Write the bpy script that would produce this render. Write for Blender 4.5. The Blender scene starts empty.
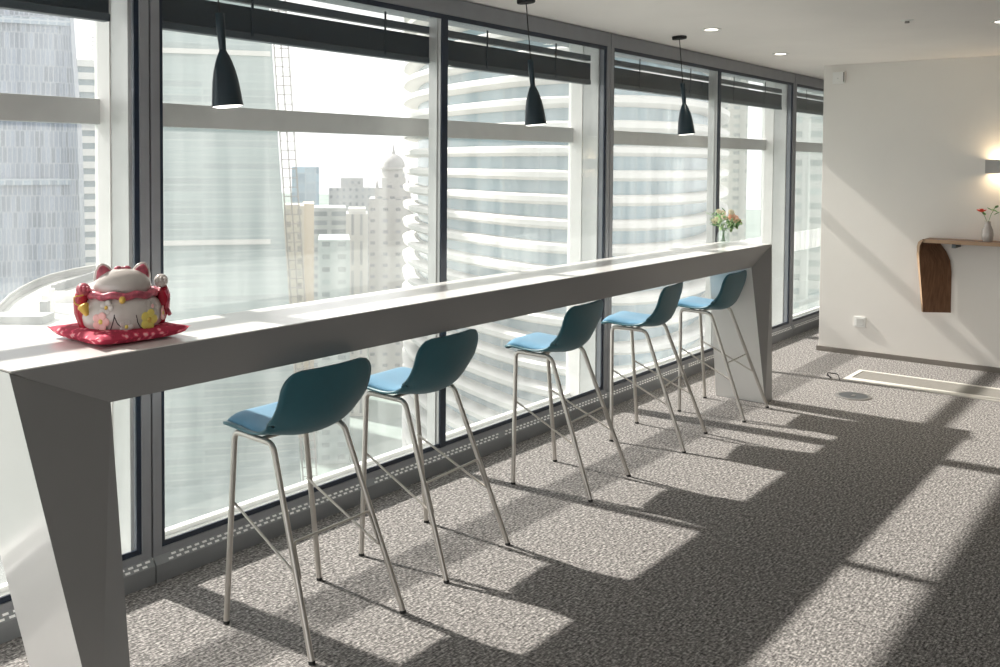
import bpy, bmesh, math, random
from mathutils import Vector, Matrix
random.seed(7)
C = bpy.context.scene.collection
PI = math.pi
R = math.radians

# ------------------------------------------------------------------ camera
RW = Vector((0.6320210, -0.7749280, 0.0059959))
UW = Vector((0.0245030, 0.0277164, 0.9993155))
BW = Vector((-0.7745638, -0.6314415, 0.0365054))
FPX, PX, PY, EYE = 949.8, 450.0, 198.05, 1.6
cam = bpy.data.cameras.new('camera')
cam.sensor_width = 36.0
cam.lens = 36.0 * FPX / 1000.0
cam.shift_x = (500 - PX) / 1000.0
cam.shift_y = (PY - 333.5) / 1000.0
cam.clip_end = 3000
co = bpy.data.objects.new('camera', cam)
C.objects.link(co)
m = Matrix((RW, UW, BW)).transposed().to_4x4()
m.translation = Vector((0, 0, EYE))
co.matrix_world = m
bpy.context.scene.camera = co


def far(px, py, d):
    """a point of the city at distance d, seen in the direction px, py"""
    v = RW * ((px - PX) / FPX) + UW * ((PY - py) / FPX) - BW
    return Vector((0, 0, EYE)) + v * d


# ------------------------------------------------------------------ materials
MATS = {}


def mat(name, color, rough=0.5, metal=0.0, spec=0.5, noise=None, bump=0.0, emis=None, strength=0.0, sheen=0.0, coat=0.0):
    if name in MATS:
        return MATS[name]
    M = bpy.data.materials.new(name)
    M.use_nodes = True
    nt = M.node_tree
    b = nt.nodes['Principled BSDF']
    b.inputs['Base Color'].default_value = (*color, 1)
    b.inputs['Roughness'].default_value = rough
    b.inputs['Metallic'].default_value = metal
    b.inputs['Specular IOR Level'].default_value = spec
    b.inputs['Sheen Weight'].default_value = sheen
    b.inputs['Coat Weight'].default_value = coat
    if emis:
        b.inputs['Emission Color'].default_value = (*emis, 1)
        b.inputs['Emission Strength'].default_value = strength
    sc, amt = noise if noise else (12.0, 0.04)
    tc = nt.nodes.new('ShaderNodeTexCoord')
    n = nt.nodes.new('ShaderNodeTexNoise')
    n.inputs['Scale'].default_value = sc
    n.inputs['Detail'].default_value = 4
    nt.links.new(tc.outputs['Object'], n.inputs['Vector'])
    cr = nt.nodes.new('ShaderNodeValToRGB')
    lo = tuple(max(0, c * (1 - amt)) for c in color)
    hi = tuple(min(1, c * (1 + amt)) for c in color)
    cr.color_ramp.elements[0].position = 0.3
    cr.color_ramp.elements[1].position = 0.7
    cr.color_ramp.elements[0].color = (*lo, 1)
    cr.color_ramp.elements[1].color = (*hi, 1)
    nt.links.new(n.outputs['Fac'], cr.inputs['Fac'])
    nt.links.new(cr.outputs['Color'], b.inputs['Base Color'])
    if bump:
        bp = nt.nodes.new('ShaderNodeBump')
        bp.inputs['Strength'].default_value = bump
        bp.inputs['Distance'].default_value = 0.002
        nt.links.new(n.outputs['Fac'], bp.inputs['Height'])
        nt.links.new(bp.outputs['Normal'], b.inputs['Normal'])
    MATS[name] = M
    return M


def glass_mat(name, tint, veil, veilcol=(0.9, 0.91, 0.90), refl=0.04):
    M = bpy.data.materials.new(name)
    M.use_nodes = True
    nt = M.node_tree
    nt.nodes.clear()
    out = nt.nodes.new('ShaderNodeOutputMaterial')
    tr = nt.nodes.new('ShaderNodeBsdfTransparent')
    tr.inputs['Color'].default_value = (*tint, 1)
    gl = nt.nodes.new('ShaderNodeBsdfGlossy')
    gl.inputs['Roughness'].default_value = 0.02
    gl.inputs['Color'].default_value = (0.9, 0.95, 0.95, 1)
    tl = nt.nodes.new('ShaderNodeBsdfTranslucent')
    tl.inputs['Color'].default_value = (*veilcol, 1)
    lw = nt.nodes.new('ShaderNodeLayerWeight')
    lw.inputs['Blend'].default_value = 0.5
    pw = nt.nodes.new('ShaderNodeMath'); pw.operation = 'POWER'; pw.inputs[1].default_value = 5
    ml = nt.nodes.new('ShaderNodeMath'); ml.operation = 'MULTIPLY_ADD'; ml.inputs[1].default_value = 0.5; ml.inputs[2].default_value = refl
    nt.links.new(lw.outputs['Facing'], pw.inputs[0])
    nt.links.new(pw.outputs[0], ml.inputs[0])
    tc = nt.nodes.new('ShaderNodeTexCoord')
    mp = nt.nodes.new('ShaderNodeMapping'); mp.inputs['Scale'].default_value = (9, 1, 0.7)
    no = nt.nodes.new('ShaderNodeTexNoise'); no.inputs['Scale'].default_value = 1.2; no.inputs['Detail'].default_value = 5
    nt.links.new(tc.outputs['Object'], mp.inputs['Vector']); nt.links.new(mp.outputs['Vector'], no.inputs['Vector'])
    dm = nt.nodes.new('ShaderNodeMath'); dm.operation = 'MULTIPLY'; dm.inputs[1].default_value = veil * 2
    nt.links.new(no.outputs['Fac'], dm.inputs[0])
    mx = nt.nodes.new('ShaderNodeMixShader')
    nt.links.new(dm.outputs[0], mx.inputs['Fac'])
    nt.links.new(tr.outputs[0], mx.inputs[1]); nt.links.new(tl.outputs[0], mx.inputs[2])
    m2 = nt.nodes.new('ShaderNodeMixShader')
    nt.links.new(ml.outputs[0], m2.inputs['Fac'])
    nt.links.new(mx.outputs[0], m2.inputs[1]); nt.links.new(gl.outputs[0], m2.inputs[2])
    nt.links.new(m2.outputs[0], out.inputs['Surface'])
    return M


def carpet_mat():
    M = bpy.data.materials.new('grey_loop_carpet')
    M.use_nodes = True
    nt = M.node_tree
    b = nt.nodes['Principled BSDF']
    b.inputs['Roughness'].default_value = 0.95
    b.inputs['Specular IOR Level'].default_value = 0.1
    tc = nt.nodes.new('ShaderNodeTexCoord')
    mp = nt.nodes.new('ShaderNodeMapping'); mp.inputs['Scale'].default_value = (26, 150, 1)
    n1 = nt.nodes.new('ShaderNodeTexNoise'); n1.inputs['Scale'].default_value = 1.0; n1.inputs['Detail'].default_value = 3; n1.inputs['Roughness'].default_value = 0.7
    mp2 = nt.nodes.new('ShaderNodeMapping'); mp2.inputs['Scale'].default_value = (90, 90, 1)
    n2 = nt.nodes.new('ShaderNodeTexNoise'); n2.inputs['Scale'].default_value = 1.0; n2.inputs['Detail'].default_value = 2
    nt.links.new(tc.outputs['Object'], mp.inputs['Vector']); nt.links.new(mp.outputs['Vector'], n1.inputs['Vector'])
    nt.links.new(tc.outputs['Object'], mp2.inputs['Vector']); nt.links.new(mp2.outputs['Vector'], n2.inputs['Vector'])
    ad = nt.nodes.new('ShaderNodeMath'); ad.operation = 'ADD'
    nt.links.new(n1.outputs['Fac'], ad.inputs[0]); nt.links.new(n2.outputs['Fac'], ad.inputs[1])
    hf = nt.nodes.new('ShaderNodeMath'); hf.operation = 'MULTIPLY'; hf.inputs[1].default_value = 0.5
    nt.links.new(ad.outputs[0], hf.inputs[0])
    cr = nt.nodes.new('ShaderNodeValToRGB')
    e = cr.color_ramp.elements
    e[0].position = 0.36; e[0].color = (0.05, 0.048, 0.046, 1)
    e[1].position = 0.66; e[1].color = (0.58, 0.55, 0.525, 1)
    md = cr.color_ramp.elements.new(0.5); md.color = (0.205, 0.196, 0.19, 1)
    nt.links.new(hf.outputs[0], cr.inputs['Fac'])
    nt.links.new(cr.outputs['Color'], b.inputs['Base Color'])
    bp = nt.nodes.new('ShaderNodeBump'); bp.inputs['Strength'].default_value = 0.6; bp.inputs['Distance'].default_value = 0.006
    nt.links.new(hf.outputs[0], bp.inputs['Height']); nt.links.new(bp.outputs['Normal'], b.inputs['Normal'])
    return M


def facade_mat(name, wall, glass, sx, sz, mortar=0.25, offset=0.0, rough=0.35, vary=0.25):
    """windows in a regular grid, in metres: panes sx wide, storeys sz high"""
    M = bpy.data.materials.new(name)
    M.use_nodes = True
    nt = M.node_tree
    b = nt.nodes['Principled BSDF']
    b.inputs['Roughness'].default_value = rough
    tc = nt.nodes.new('ShaderNodeTexCoord')
    sp = nt.nodes.new('ShaderNodeSeparateXYZ'); nt.links.new(tc.outputs['Object'], sp.inputs[0])
    a = nt.nodes.new('ShaderNodeMath'); a.operation = 'ADD'
    nt.links.new(sp.outputs['X'], a.inputs[0]); nt.links.new(sp.outputs['Y'], a.inputs[1])
    cb = nt.nodes.new('ShaderNodeCombineXYZ')
    nt.links.new(a.outputs[0], cb.inputs['X']); nt.links.new(sp.outputs['Z'], cb.inputs['Y'])
    br = nt.nodes.new('ShaderNodeTexBrick')
    br.offset = offset
    br.inputs['Scale'].default_value = 1.0
    br.inputs['Brick Width'].default_value = sx
    br.inputs['Row Height'].default_value = sz
    br.inputs['Mortar Size'].default_value = mortar
    br.inputs['Mortar Smooth'].default_value = 0.0
    br.inputs['Bias'].default_value = 0.0
    br.inputs['Color1'].default_value = (*tuple(c * (1 - vary) for c in glass), 1)
    br.inputs['Color2'].default_value = (*tuple(min(1, c * (1 + vary)) for c in glass), 1)
    br.inputs['Mortar'].default_value = (*wall, 1)
    nt.links.new(cb.outputs[0], br.inputs['Vector'])
    nt.links.new(br.outputs['Color'], b.inputs['Base Color'])
    return M


def wood_mat():
    M = bpy.data.materials.new('walnut_plywood')
    M.use_nodes = True
    nt = M.node_tree
    b = nt.nodes['Principled BSDF']
    b.inputs['Roughness'].default_value = 0.4
    tc = nt.nodes.new('ShaderNodeTexCoord')
    mp = nt.nodes.new('ShaderNodeMapping'); mp.inputs['Scale'].default_value = (60, 5, 5)
    n = nt.nodes.new('ShaderNodeTexNoise'); n.inputs['Scale'].default_value = 2.0; n.inputs['Detail'].default_value = 6
    nt.links.new(tc.outputs['Object'], mp.inputs['Vector']); nt.links.new(mp.outputs['Vector'], n.inputs['Vector'])
    cr = nt.nodes.new('ShaderNodeValToRGB')
    cr.color_ramp.elements[0].position = 0.3; cr.color_ramp.elements[0].color = (0.12, 0.055, 0.028, 1)
    cr.color_ramp.elements[1].position = 0.7; cr.color_ramp.elements[1].color = (0.23, 0.12, 0.065, 1)
    nt.links.new(n.outputs['Fac'], cr.inputs['Fac']); nt.links.new(cr.outputs['Color'], b.inputs['Base Color'])
    return M


def cushion_mat():
    M = bpy.data.materials.new('red_floral_brocade')
    M.use_nodes = True
    nt = M.node_tree
    b = nt.nodes['Principled BSDF']
    b.inputs['Roughness'].default_value = 0.8
    tc = nt.nodes.new('ShaderNodeTexCoord')
    v = nt.nodes.new('ShaderNodeTexVoronoi'); v.inputs['Scale'].default_value = 48
    n = nt.nodes.new('ShaderNodeTexNoise'); n.inputs['Scale'].default_value = 90
    nt.links.new(tc.outputs['Object'], v.inputs['Vector']); nt.links.new(tc.outputs['Object'], n.inputs['Vector'])
    cr = nt.nodes.new('ShaderNodeValToRGB')
    cr.color_ramp.elements[0].position = 0.12; cr.color_ramp.elements[0].color = (0.85, 0.45, 0.48, 1)
    cr.color_ramp.elements[1].position = 0.42; cr.color_ramp.elements[1].color = (0.42, 0.02, 0.06, 1)
    x = cr.color_ramp.elements.new(0.28); x.color = (0.70, 0.05, 0.12, 1)
    ad = nt.nodes.new('ShaderNodeMath'); ad.operation = 'MULTIPLY'
    nt.links.new(v.outputs['Distance'], ad.inputs[0]); nt.links.new(n.outputs['Fac'], ad.inputs[1])
    m2 = nt.nodes.new('ShaderNodeMath'); m2.operation = 'MULTIPLY'; m2.inputs[1].default_value = 1.7
    nt.links.new(ad.outputs[0], m2.inputs[0])
    nt.links.new(m2.outputs[0], cr.inputs['Fac']); nt.links.new(cr.outputs['Color'], b.inputs['Base Color'])
    return M


def ground_mat():
    M = bpy.data.materials.new('city_ground')
    M.use_nodes = True
    nt = M.node_tree
    b = nt.nodes['Principled BSDF']
    b.inputs['Roughness'].default_value = 0.8
    tc = nt.nodes.new('ShaderNodeTexCoord')
    n = nt.nodes.new('ShaderNodeTexNoise'); n.inputs['Scale'].default_value = 0.035; n.inputs['Detail'].default_value = 5
    nt.links.new(tc.outputs['Object'], n.inputs['Vector'])
    cr = nt.nodes.new('ShaderNodeValToRGB')
    cr.color_ramp.elements[0].position = 0.35; cr.color_ramp.elements[0].color = (0.12, 0.17, 0.15, 1)
    cr.color_ramp.elements[1].position = 0.65; cr.color_ramp.elements[1].color = (0.22, 0.27, 0.25, 1)
    nt.links.new(n.outputs['Fac'], cr.inputs['Fac']); nt.links.new(cr.outputs['Color'], b.inputs['Base Color'])
    return M


WHITE_SOLID = mat('white_solid_surface', (0.80, 0.79, 0.77), rough=0.2, spec=0.5, coat=0.15, noise=(3, .015))
LEGWHITE = mat('white_solid_surface_leg', (0.80, 0.79, 0.77), rough=0.5, spec=0.3, noise=(3, .015))
GREYFRONT = mat('grey_front_face', (0.27, 0.27, 0.27), rough=0.28, spec=0.5, noise=(3, .02))
WALLM = mat('warm_white_paint', (0.80, 0.775, 0.74), rough=0.85, spec=0.2, noise=(2, .02))
CEILM = mat('ceiling_paint', (0.86, 0.825, 0.80), rough=0.9, spec=0.1, noise=(2, .02))
DARKWALL = mat('grey_wall_covering', (0.36, 0.34, 0.32), rough=0.9, noise=(2, .05))
BASEM = mat('baseboard_grey', (0.20, 0.18, 0.16), rough=0.5)
FRAMEM = mat('grey_window_aluminium', (0.27, 0.28, 0.30), rough=0.42, metal=0.15)
FRAMEL = mat('light_window_aluminium', (0.58, 0.59, 0.58), rough=0.4, metal=0.15)
FRAMEO = mat('outer_white_aluminium', (0.80, 0.80, 0.78), rough=0.45)
GASKET = mat('navy_rubber_gasket', (0.012, 0.022, 0.042), rough=0.4)
CONVM = mat('convector_grey_metal', (0.26, 0.27, 0.28), rough=0.42, metal=0.2)
SLOTM = mat('grille_slot_glint', (0.92, 0.92, 0.92), rough=0.3)  # white light at the slots painted as raised bright dashes
BLINDM = mat('blind_slate_blue', (0.006, 0.018, 0.032), rough=0.5)
BLINDR = mat('blind_rail_grey', (0.06, 0.08, 0.10), rough=0.4, metal=0.3)
GLASS_IN = glass_mat('inner_clear_glass', (0.99, 0.99, 0.99), 0.003, refl=0.015)
GLASS_OUT = glass_mat('outer_dusty_haze_glass', (0.955, 0.96, 0.958), 0.05)  # pale veil mixed into the pane, standing in for outdoor haze
FRIT = glass_mat('fritted_glass', (0.86, 0.86, 0.86), 0.22, refl=0.03)
SHELL = mat('teal_polypropylene', (0.030, 0.125, 0.16), rough=0.42, noise=(30, .03))
PAD = mat('blue_seat_fabric', (0.085, 0.24, 0.37), rough=0.8, noise=(300, .12), bump=0.3, sheen=0.3)
TUBE = mat('champagne_powder_coat', (0.56, 0.53, 0.49), rough=0.32, metal=0.65)
CAPM = mat('black_rubber', (0.02, 0.02, 0.02), rough=0.6)
LAMPM = mat('black_blue_lamp_metal', (0.010, 0.024, 0.034), rough=0.35, metal=0.2)
CORDM = mat('black_cord', (0.012, 0.012, 0.014), rough=0.7)
LAMPGLOW = mat('lamp_diffuser', (0.9, 0.9, 0.88), emis=(1, .97, .92), strength=1.6)
DOWNGLOW = mat('downlight_lens', (0.9, 0.88, 0.8), emis=(1, .93, .78), strength=6)
SCONCEG = mat('sconce_lens', (0.9, 0.85, 0.7), emis=(1, .78, .5), strength=6)
SCONCEM = mat('sconce_grey_white', (0.42, 0.41, 0.40), rough=0.5)
TRIMW = mat('white_plastic', (0.82, 0.82, 0.80), rough=0.4)
PLATEM = mat('switch_plate_grey', (0.60, 0.60, 0.58), rough=0.35)
WOOD = wood_mat()
PLYEDGE = mat('pale_ply_edge', (0.42, 0.28, 0.18), rough=0.5)
BRASSM = mat('worn_steel', (0.32, 0.31, 0.30), rough=0.35, metal=0.8)
DARKST = mat('dark_steel', (0.09, 0.10, 0.11), rough=0.4, metal=0.6)
STRIPM = mat('pale_metal_strip', (0.68, 0.66, 0.61), rough=0.45)
COVERM = mat('cover_grey', (0.22, 0.21, 0.19), rough=0.7, noise=(60, .1))
CERAM = mat('glazed_white_ceramic', (0.56, 0.51, 0.48), rough=0.2, coat=0.5, noise=(25, .06))
CREDM = mat('glazed_red', (0.42, 0.012, 0.035), rough=0.25, coat=0.4)
CPINK = mat('glazed_rose', (0.45, 0.09, 0.13), rough=0.4, noise=(60, .5))
CDARK = mat('dark_line_paint', (0.04, 0.03, 0.035), rough=0.4)
CPALE = mat('pale_pink_paint', (0.85, 0.48, 0.46), rough=0.3)
CGOLD = mat('gold_yellow', (0.70, 0.48, 0.10), rough=0.3, metal=0.3)
CYEL = mat('yellow_paint', (0.80, 0.66, 0.16), rough=0.3)
CUSH = cushion_mat()
LEAF = mat('leaf_green', (0.10, 0.26, 0.07), rough=0.5, noise=(40, .3))
LEAFP = mat('pale_leaf_green', (0.36, 0.52, 0.26), rough=0.5, noise=(40, .2))
PETALO = mat('peach_petal', (0.82, 0.50, 0.38), rough=0.6)
PETALW = mat('cream_petal', (0.85, 0.80, 0.62), rough=0.6)
PETALR = mat('red_petal', (0.65, 0.06, 0.03), rough=0.6)
VASEG = glass_mat('vase_glass', (0.95, 0.97, 0.96), 0.03, refl=0.08)
SCR = facade_mat('scaffold', (0.4, 0.4, 0.4), (0.5, 0.5, 0.5), 1, 1)


# ------------------------------------------------------------------ mesh helpers
class MB:
    def __init__(self):
        self.bm = bmesh.new()
        self.mi = 0

    def face(self, vs):
        try:
            f = self.bm.faces.new(vs)
            f.material_index = self.mi
            return f
        except ValueError:
            return None

    def box(self, x0, x1, y0, y1, z0, z1, bev=0.0, mx=None):
        vs = [self.bm.verts.new(p) for p in
              [(x0, y0, z0), (x1, y0, z0), (x1, y1, z0), (x0, y1, z0), (x0, y0, z1), (x1, y0, z1), (x1, y1, z1), (x0, y1, z1)]]
        fs = [self.face([vs[i] for i in q]) for q in [(0, 3, 2, 1), (4, 5, 6, 7), (0, 1, 5, 4), (1, 2, 6, 5), (2, 3, 7, 6), (3, 0, 4, 7)]]
        if bev:
            es = list({e for f in fs for e in f.edges})
            r = bmesh.ops.bevel(self.bm, geom=es, offset=bev, segments=2, affect='EDGES', profile=0.7)
            vs = list({v for f in r['faces'] for v in f.verts} | {v for v in vs if v.is_valid})
            for f in r['faces']:
                f.material_index = self.mi
        if mx is not None:
            bmesh.ops.transform(self.bm, matrix=mx, verts=[v for v in vs if v.is_valid])
        return self

    def hexa(self, pts):
        """8 points: bottom 4 ccw, top 4 ccw"""
        vs = [self.bm.verts.new(p) for p in pts]
        for q in [(0, 3, 2, 1), (4, 5, 6, 7), (0, 1, 5, 4), (1, 2, 6, 5), (2, 3, 7, 6), (3, 0, 4, 7)]:
            self.face([vs[i] for i in q])
        return self

    def tube(self, pts, r, n=12, closed=False, r2=None):
        pts = [Vector(p) for p in pts]
        k = len(pts)
        rings = []
        up = None
        for i, p in enumerate(pts):
            if closed:
                d = (pts[(i + 1) % k] - pts[i - 1]).normalized()
            elif i == 0:
                d = (pts[1] - pts[0]).normalized()
            elif i == k - 1:
                d = (pts[-1] - pts[-2]).normalized()
            else:
                d = ((pts[i + 1] - p).normalized() + (p - pts[i - 1]).normalized()).normalized()
            if up is None:
                up = Vector((0, 0, 1)) if abs(d.z) < 0.9 else Vector((1, 0, 0))
            s = d.cross(up).normalized()
            up = s.cross(d).normalized()
            rr = r if r2 is None else r + (r2 - r) * i / (k - 1)
            rings.append([self.bm.verts.new(p + (s * math.cos(2 * PI * j / n) + up * math.sin(2 * PI * j / n)) * rr) for j in range(n)])
        seg = k if closed else k - 1
        for i in range(seg):
            a, b = rings[i], rings[(i + 1) % k]
            for j in range(n):
                self.face([a[j], a[(j + 1) % n], b[(j + 1) % n], b[j]])
        if not closed:
            self.face(rings[0][::-1]); self.face(rings[-1])
        return self

    def lathe(self, prof, n=32, c=(0, 0, 0), sx=1.0, sy=1.0, mx=None):
        rings = []
        new = []
        for (r, z) in prof:
            if r < 1e-6:
                v = [self.bm.verts.new((c[0], c[1], c[2] + z))]
            else:
                v = [self.bm.verts.new((c[0] + r * sx * math.cos(2 * PI * j / n), c[1] + r * sy * math.sin(2 * PI * j / n), c[2] + z)) for j in range(n)]
            rings.append(v); new += v
        for i in range(len(rings) - 1):
            a, b = rings[i], rings[i + 1]
            if len(a) == 1 and len(b) == 1:
                continue
            for j in range(n):
                if len(a) == 1:
                    self.face([a[0], b[(j + 1) % n], b[j]][::-1])
                elif len(b) == 1:
                    self.face([a[j], a[(j + 1) % n], b[0]])
                else:
                    self.face([a[j], a[(j + 1) % n], b[(j + 1) % n], b[j]])
        if mx is not None:
            bmesh.ops.transform(self.bm, matrix=mx, verts=new)
        return self

    def ball(self, c, rx, ry=None, rz=None, n=20, k=12, mx=None):
        ry = rx if ry is None else ry
        rz = rx if rz is None else rz
        prof = [(max(0, math.sin(PI * i / k)), -math.cos(PI * i / k) * rz) for i in range(k + 1)]
        prof[0] = (0, -rz); prof[-1] = (0, rz)
        return self.lathe(prof, n, c, rx, ry, mx)

    def grid(self, P):
        V = [[self.bm.verts.new(p) for p in row] for row in P]
        for i in range(len(V) - 1):
            for j in range(len(V[0]) - 1):
                self.face([V[i][j], V[i][j + 1], V[i + 1][j + 1], V[i + 1][j]])
        return self

    def build(self, name, mats, parent=None, smooth=False, loc=None, rz=0.0):
        bmesh.ops.recalc_face_normals(self.bm, faces=self.bm.faces[:])
        me = bpy.data.meshes.new(name)
        self.bm.to_mesh(me)
        self.bm.free()
        if not isinstance(mats, (list, tuple)):
            mats = [mats]
        for mm in mats:
            me.materials.append(mm)
        if smooth:
            for p in me.polygons:
                p.use_smooth = True
            me.set_sharp_from_angle(angle=R(smooth if smooth is not True else 40))
        o = bpy.data.objects.new(name, me)
        C.objects.link(o)
        if loc is not None:
            o.location = loc
        o.rotation_euler.z = rz
        if parent is not None:
            o.parent = parent
        return o


def tag(o, label, cat=None, group=None, kind=None):
    if label: o['label'] = label
    if cat: o['category'] = cat
    if group: o['group'] = group
    if kind: o['kind'] = kind
    return o


def empty(name, loc=(0, 0, 0), rz=0.0):
    o = bpy.data.objects.new(name, None)
    o.empty_display_size = 0.1
    C.objects.link(o)
    o.location = loc
    o.rotation_euler.z = rz
    return o


def copy_tree(o, parent=None):
    c = o.copy()
    C.objects.link(c)
    c.parent = parent
    for ch in [x for x in C.objects if x.parent == o]:
        copy_tree(ch, c)
    return c


def arc(c, a0, a1, r, n, f):
    return [f(c[0] + r * math.cos(a0 + (a1 - a0) * i / n), c[1] + r * math.sin(a0 + (a1 - a0) * i / n)) for i in range(n + 1)]


def fillet(pts, rad, n=5):
    """round the inner corners of a polyline"""
    pts = [Vector(p) for p in pts]
    out = [pts[0]]
    for i in range(1, len(pts) - 1):
        a, b, c = pts[i - 1], pts[i], pts[i + 1]
        r = min(rad, (a - b).length * .45, (c - b).length * .45)
        p0 = b + (a - b).normalized() * r
        p1 = b + (c - b).normalized() * r
        for k in range(n + 1):
            t = k / n
            out.append(p0 * (1 - t) ** 2 + b * 2 * t * (1 - t) + p1 * t * t)
    out.append(pts[-1])
    return out


# ------------------------------------------------------------------ room shell
CEIL = 2.457
WX = 8.37
tag(MB().box(-3.2, 13.6, -3.2, 3.11, -0.12, 0.0).build('floor', carpet_mat()), 'grey flecked loop carpet floor', kind='structure')
tag(MB().box(-3.2, 13.6, -3.2, 3.16, CEIL, CEIL + 0.25).build('ceiling', CEILM), 'plain off-white ceiling', kind='structure')
tag(MB().box(WX, WX + 0.22, -3.2, 2.69, 0.0, CEIL, 0.004).build('wall_right', WALLM), 'warm white wall at the far end of the room', kind='structure')
tag(MB().box(-3.2, 13.6, -3.4, -3.2, -0.12, CEIL + .25).build('wall_back', DARKWALL), 'grey wall opposite the windows', kind='structure')
tag(MB().box(13.4, 13.6, -3.2, 3.5, -0.12, CEIL + .25).build('wall_end', WALLM), 'white wall closing the passage behind', kind='structure')
b_ = MB().box(WX - 0.014, WX, -3.2, 2.704, 0.0, 0.042)
b_.box(WX, WX + 0.23, 2.69, 2.704, 0.0, 0.042)
tag(b_.build('baseboard_right', BASEM), 'low grey metal baseboard', kind='structure')
# slab edge below the glazing and lintel above it
tag(MB().box(-3.2, 13.6, 3.112, 3.52, -0.40, 0.01).build('trim_1', CONVM), 'slab edge under the glazing', kind='structure')
tag(MB().box(-3.2, 13.6, 3.162, 3.52, 2.40, CEIL + 0.25).build('trim_2', FRAMEM), 'grey head casing over the glazing', kind='structure')

# ------------------------------------------------------------------ glazing modules
PER = 3.43
YI, YO = 3.12, 3.40          # faces of the inner and the outer frames


def window(n, x0):
    x1 = x0 + PER
    xm = (x0 + x1) / 2 - 0.0
    root = empty('window_%d' % n, (x0, YI, 0))
    tag(root, 'floor to ceiling double skin window, bay %d' % n, kind='structure')
    L = lambda v: v - x0
    e = MB()       # inner frame
    for a, b in ((0.004, 0.042), (PER - 0.042, PER - 0.004)):
        e.box(a, b, 0.0, 0.06, 0.09, CEIL - .005, 0.002)
    e.box(0.042, PER - 0.042, 0.0, 0.06, 0.092, 0.120)
    e.box(0.042, PER - 0.042, 0.0, 0.06, 2.365, CEIL - .005)
    fr = e.build('window_frame', FRAMEM, root)
    mu = MB().box(PER / 2 - 0.006, PER / 2 + 0.046, 0.012, 0.075, 0.12, 2.35)
    mu.box(PER / 2 - 0.012, PER / 2 + 0.052, 0.03, 0.085, 0.12, 2.35)
    mu.mi = 1
    mu.box(PER / 2 - 0.004, PER / 2 + 0.044, 0.004, 0.013, 0.12, 2.35)
    mu.build('mullion', [FRAMEL, GASKET], root)
    g = MB()
    for (a, b) in ((0.042, 0.060), (PER - 0.062, PER - 0.042)):
        g.box(a, b, 0.008, 0.016, 0.120, 2.365)
    g.box(0.06, PER - 0.06, 0.008, 0.016, 0.120, 0.141)
    g.box(0.06, PER - 0.06, 0.008, 0.016, 2.340, 2.365)
    g.build('gasket', GASKET, root)
    for a, b in ((0.055, PER / 2), (PER / 2 + .04, PER - 0.055)):
        MB().box(a, b, 0.030, 0.036, 0.11, 2.35).build('glass_pane', GLASS_IN, root)
    # cavity: side linings, stepped, then the outer mullion
    j = MB()
    for s in (0, 1):
        xx = (lambda d: d) if s == 0 else (lambda d: PER - d)
        lo, hi = sorted((xx(0.0), xx(0.055))); j.box(lo, hi, 0.06, 0.175, 0.03, 2.40)
    j.build('side_lining', FRAMEL, root)
    o = MB()
    for s in (0, 1):
        lo, hi = sorted(((0.0, 0.060) if s == 0 else (PER - 0.060, PER)))
        o.box(lo, hi, 0.177, 0.282, 0.03, 2.42)
    o.build('outer_mullion', FRAMEO, root)
    s_ = MB().box(0.0, PER, 0.032, 0.282, 0.012, 0.034)
    s_.box(0.06, PER - 0.06, 0.250, 0.282, 0.034, 0.064)
    s_.box(0.06, PER - 0.06, 0.232, 0.250, 0.034, 0.045)
    s_.build('cavity_sill', FRAMEO, root)
    t = MB().box(0.05, PER - 0.05, 0.245, 0.282, 1.743, 1.840, 0.003)
    t.build('transom', FRAMEL, root)
    MB().box(0.05, PER - 0.05, 0.268, 0.276, 0.72, 0.92, 0.002).build('fritted_guard_band', FRIT, root)
    MB().box(0.05, PER - 0.05, 0.260, 0.266, 0.055, 2.41).build('outer_glass_pane', GLASS_OUT, root)
    # perforated convector grille along the sill
    c = MB()
    y0, y1, z0, z1 = -0.022, 0.0, 0.068, 0.094
    c.hexa([(0.003, y0, 0.0), (PER - 0.003, y0, 0.0), (PER - 0.003, y1 + .0, 0.0), (0.003, y1, 0.0),
            (0.003, y0, z0), (PER - 0.003, y0, z0), (PER - 0.003, y1, z1), (0.003, y1, z1)])
    c.mi = 1
    nx = Vector((0, -(z1 - z0), (y1 - y0))).normalized()
    for gx0, gx1 in ((0.06, 1.13), (1.20, 2.20), (2.26, 3.38)):
        x = gx0
        while x < gx1:
            for row, (t_, off) in enumerate(((0.28, 0.0), (0.72, 0.5))):
                px = x + off * 0.036
                yy, zz = y0 + (y1 - y0) * t_, z0 + (z1 - z0) * t_
                dy, dz = (y1 - y0) * 0.12, (z1 - z0) * 0.12
                a = Vector((px, yy - dy, zz - dz)); b = Vector((px + 0.020, yy - dy, zz - dz))
                d = Vector((px, yy + dy, zz + dz)); e2 = Vector((px + 0.020, yy + dy, zz + dz))
                h = nx * 0.0012
                vs = [c.bm.verts.new(p + h) for p in (a, b, e2, d)]
                c.face(vs)
                lo = [c.bm.verts.new(p) for p in (a, b, e2, d)]
                for q in range(4):
                    c.face([lo[q], lo[(q + 1) % 4], vs[(q + 1) % 4], vs[q]])
            x += 0.036
    c.build('convector_grille', [CONVM, SLOTM], root)
    return root


for n, k in ((1, -1), (2, 0), (3, 1), (4, 2)):
    window(n, 2.05 + PER * k)


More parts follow.
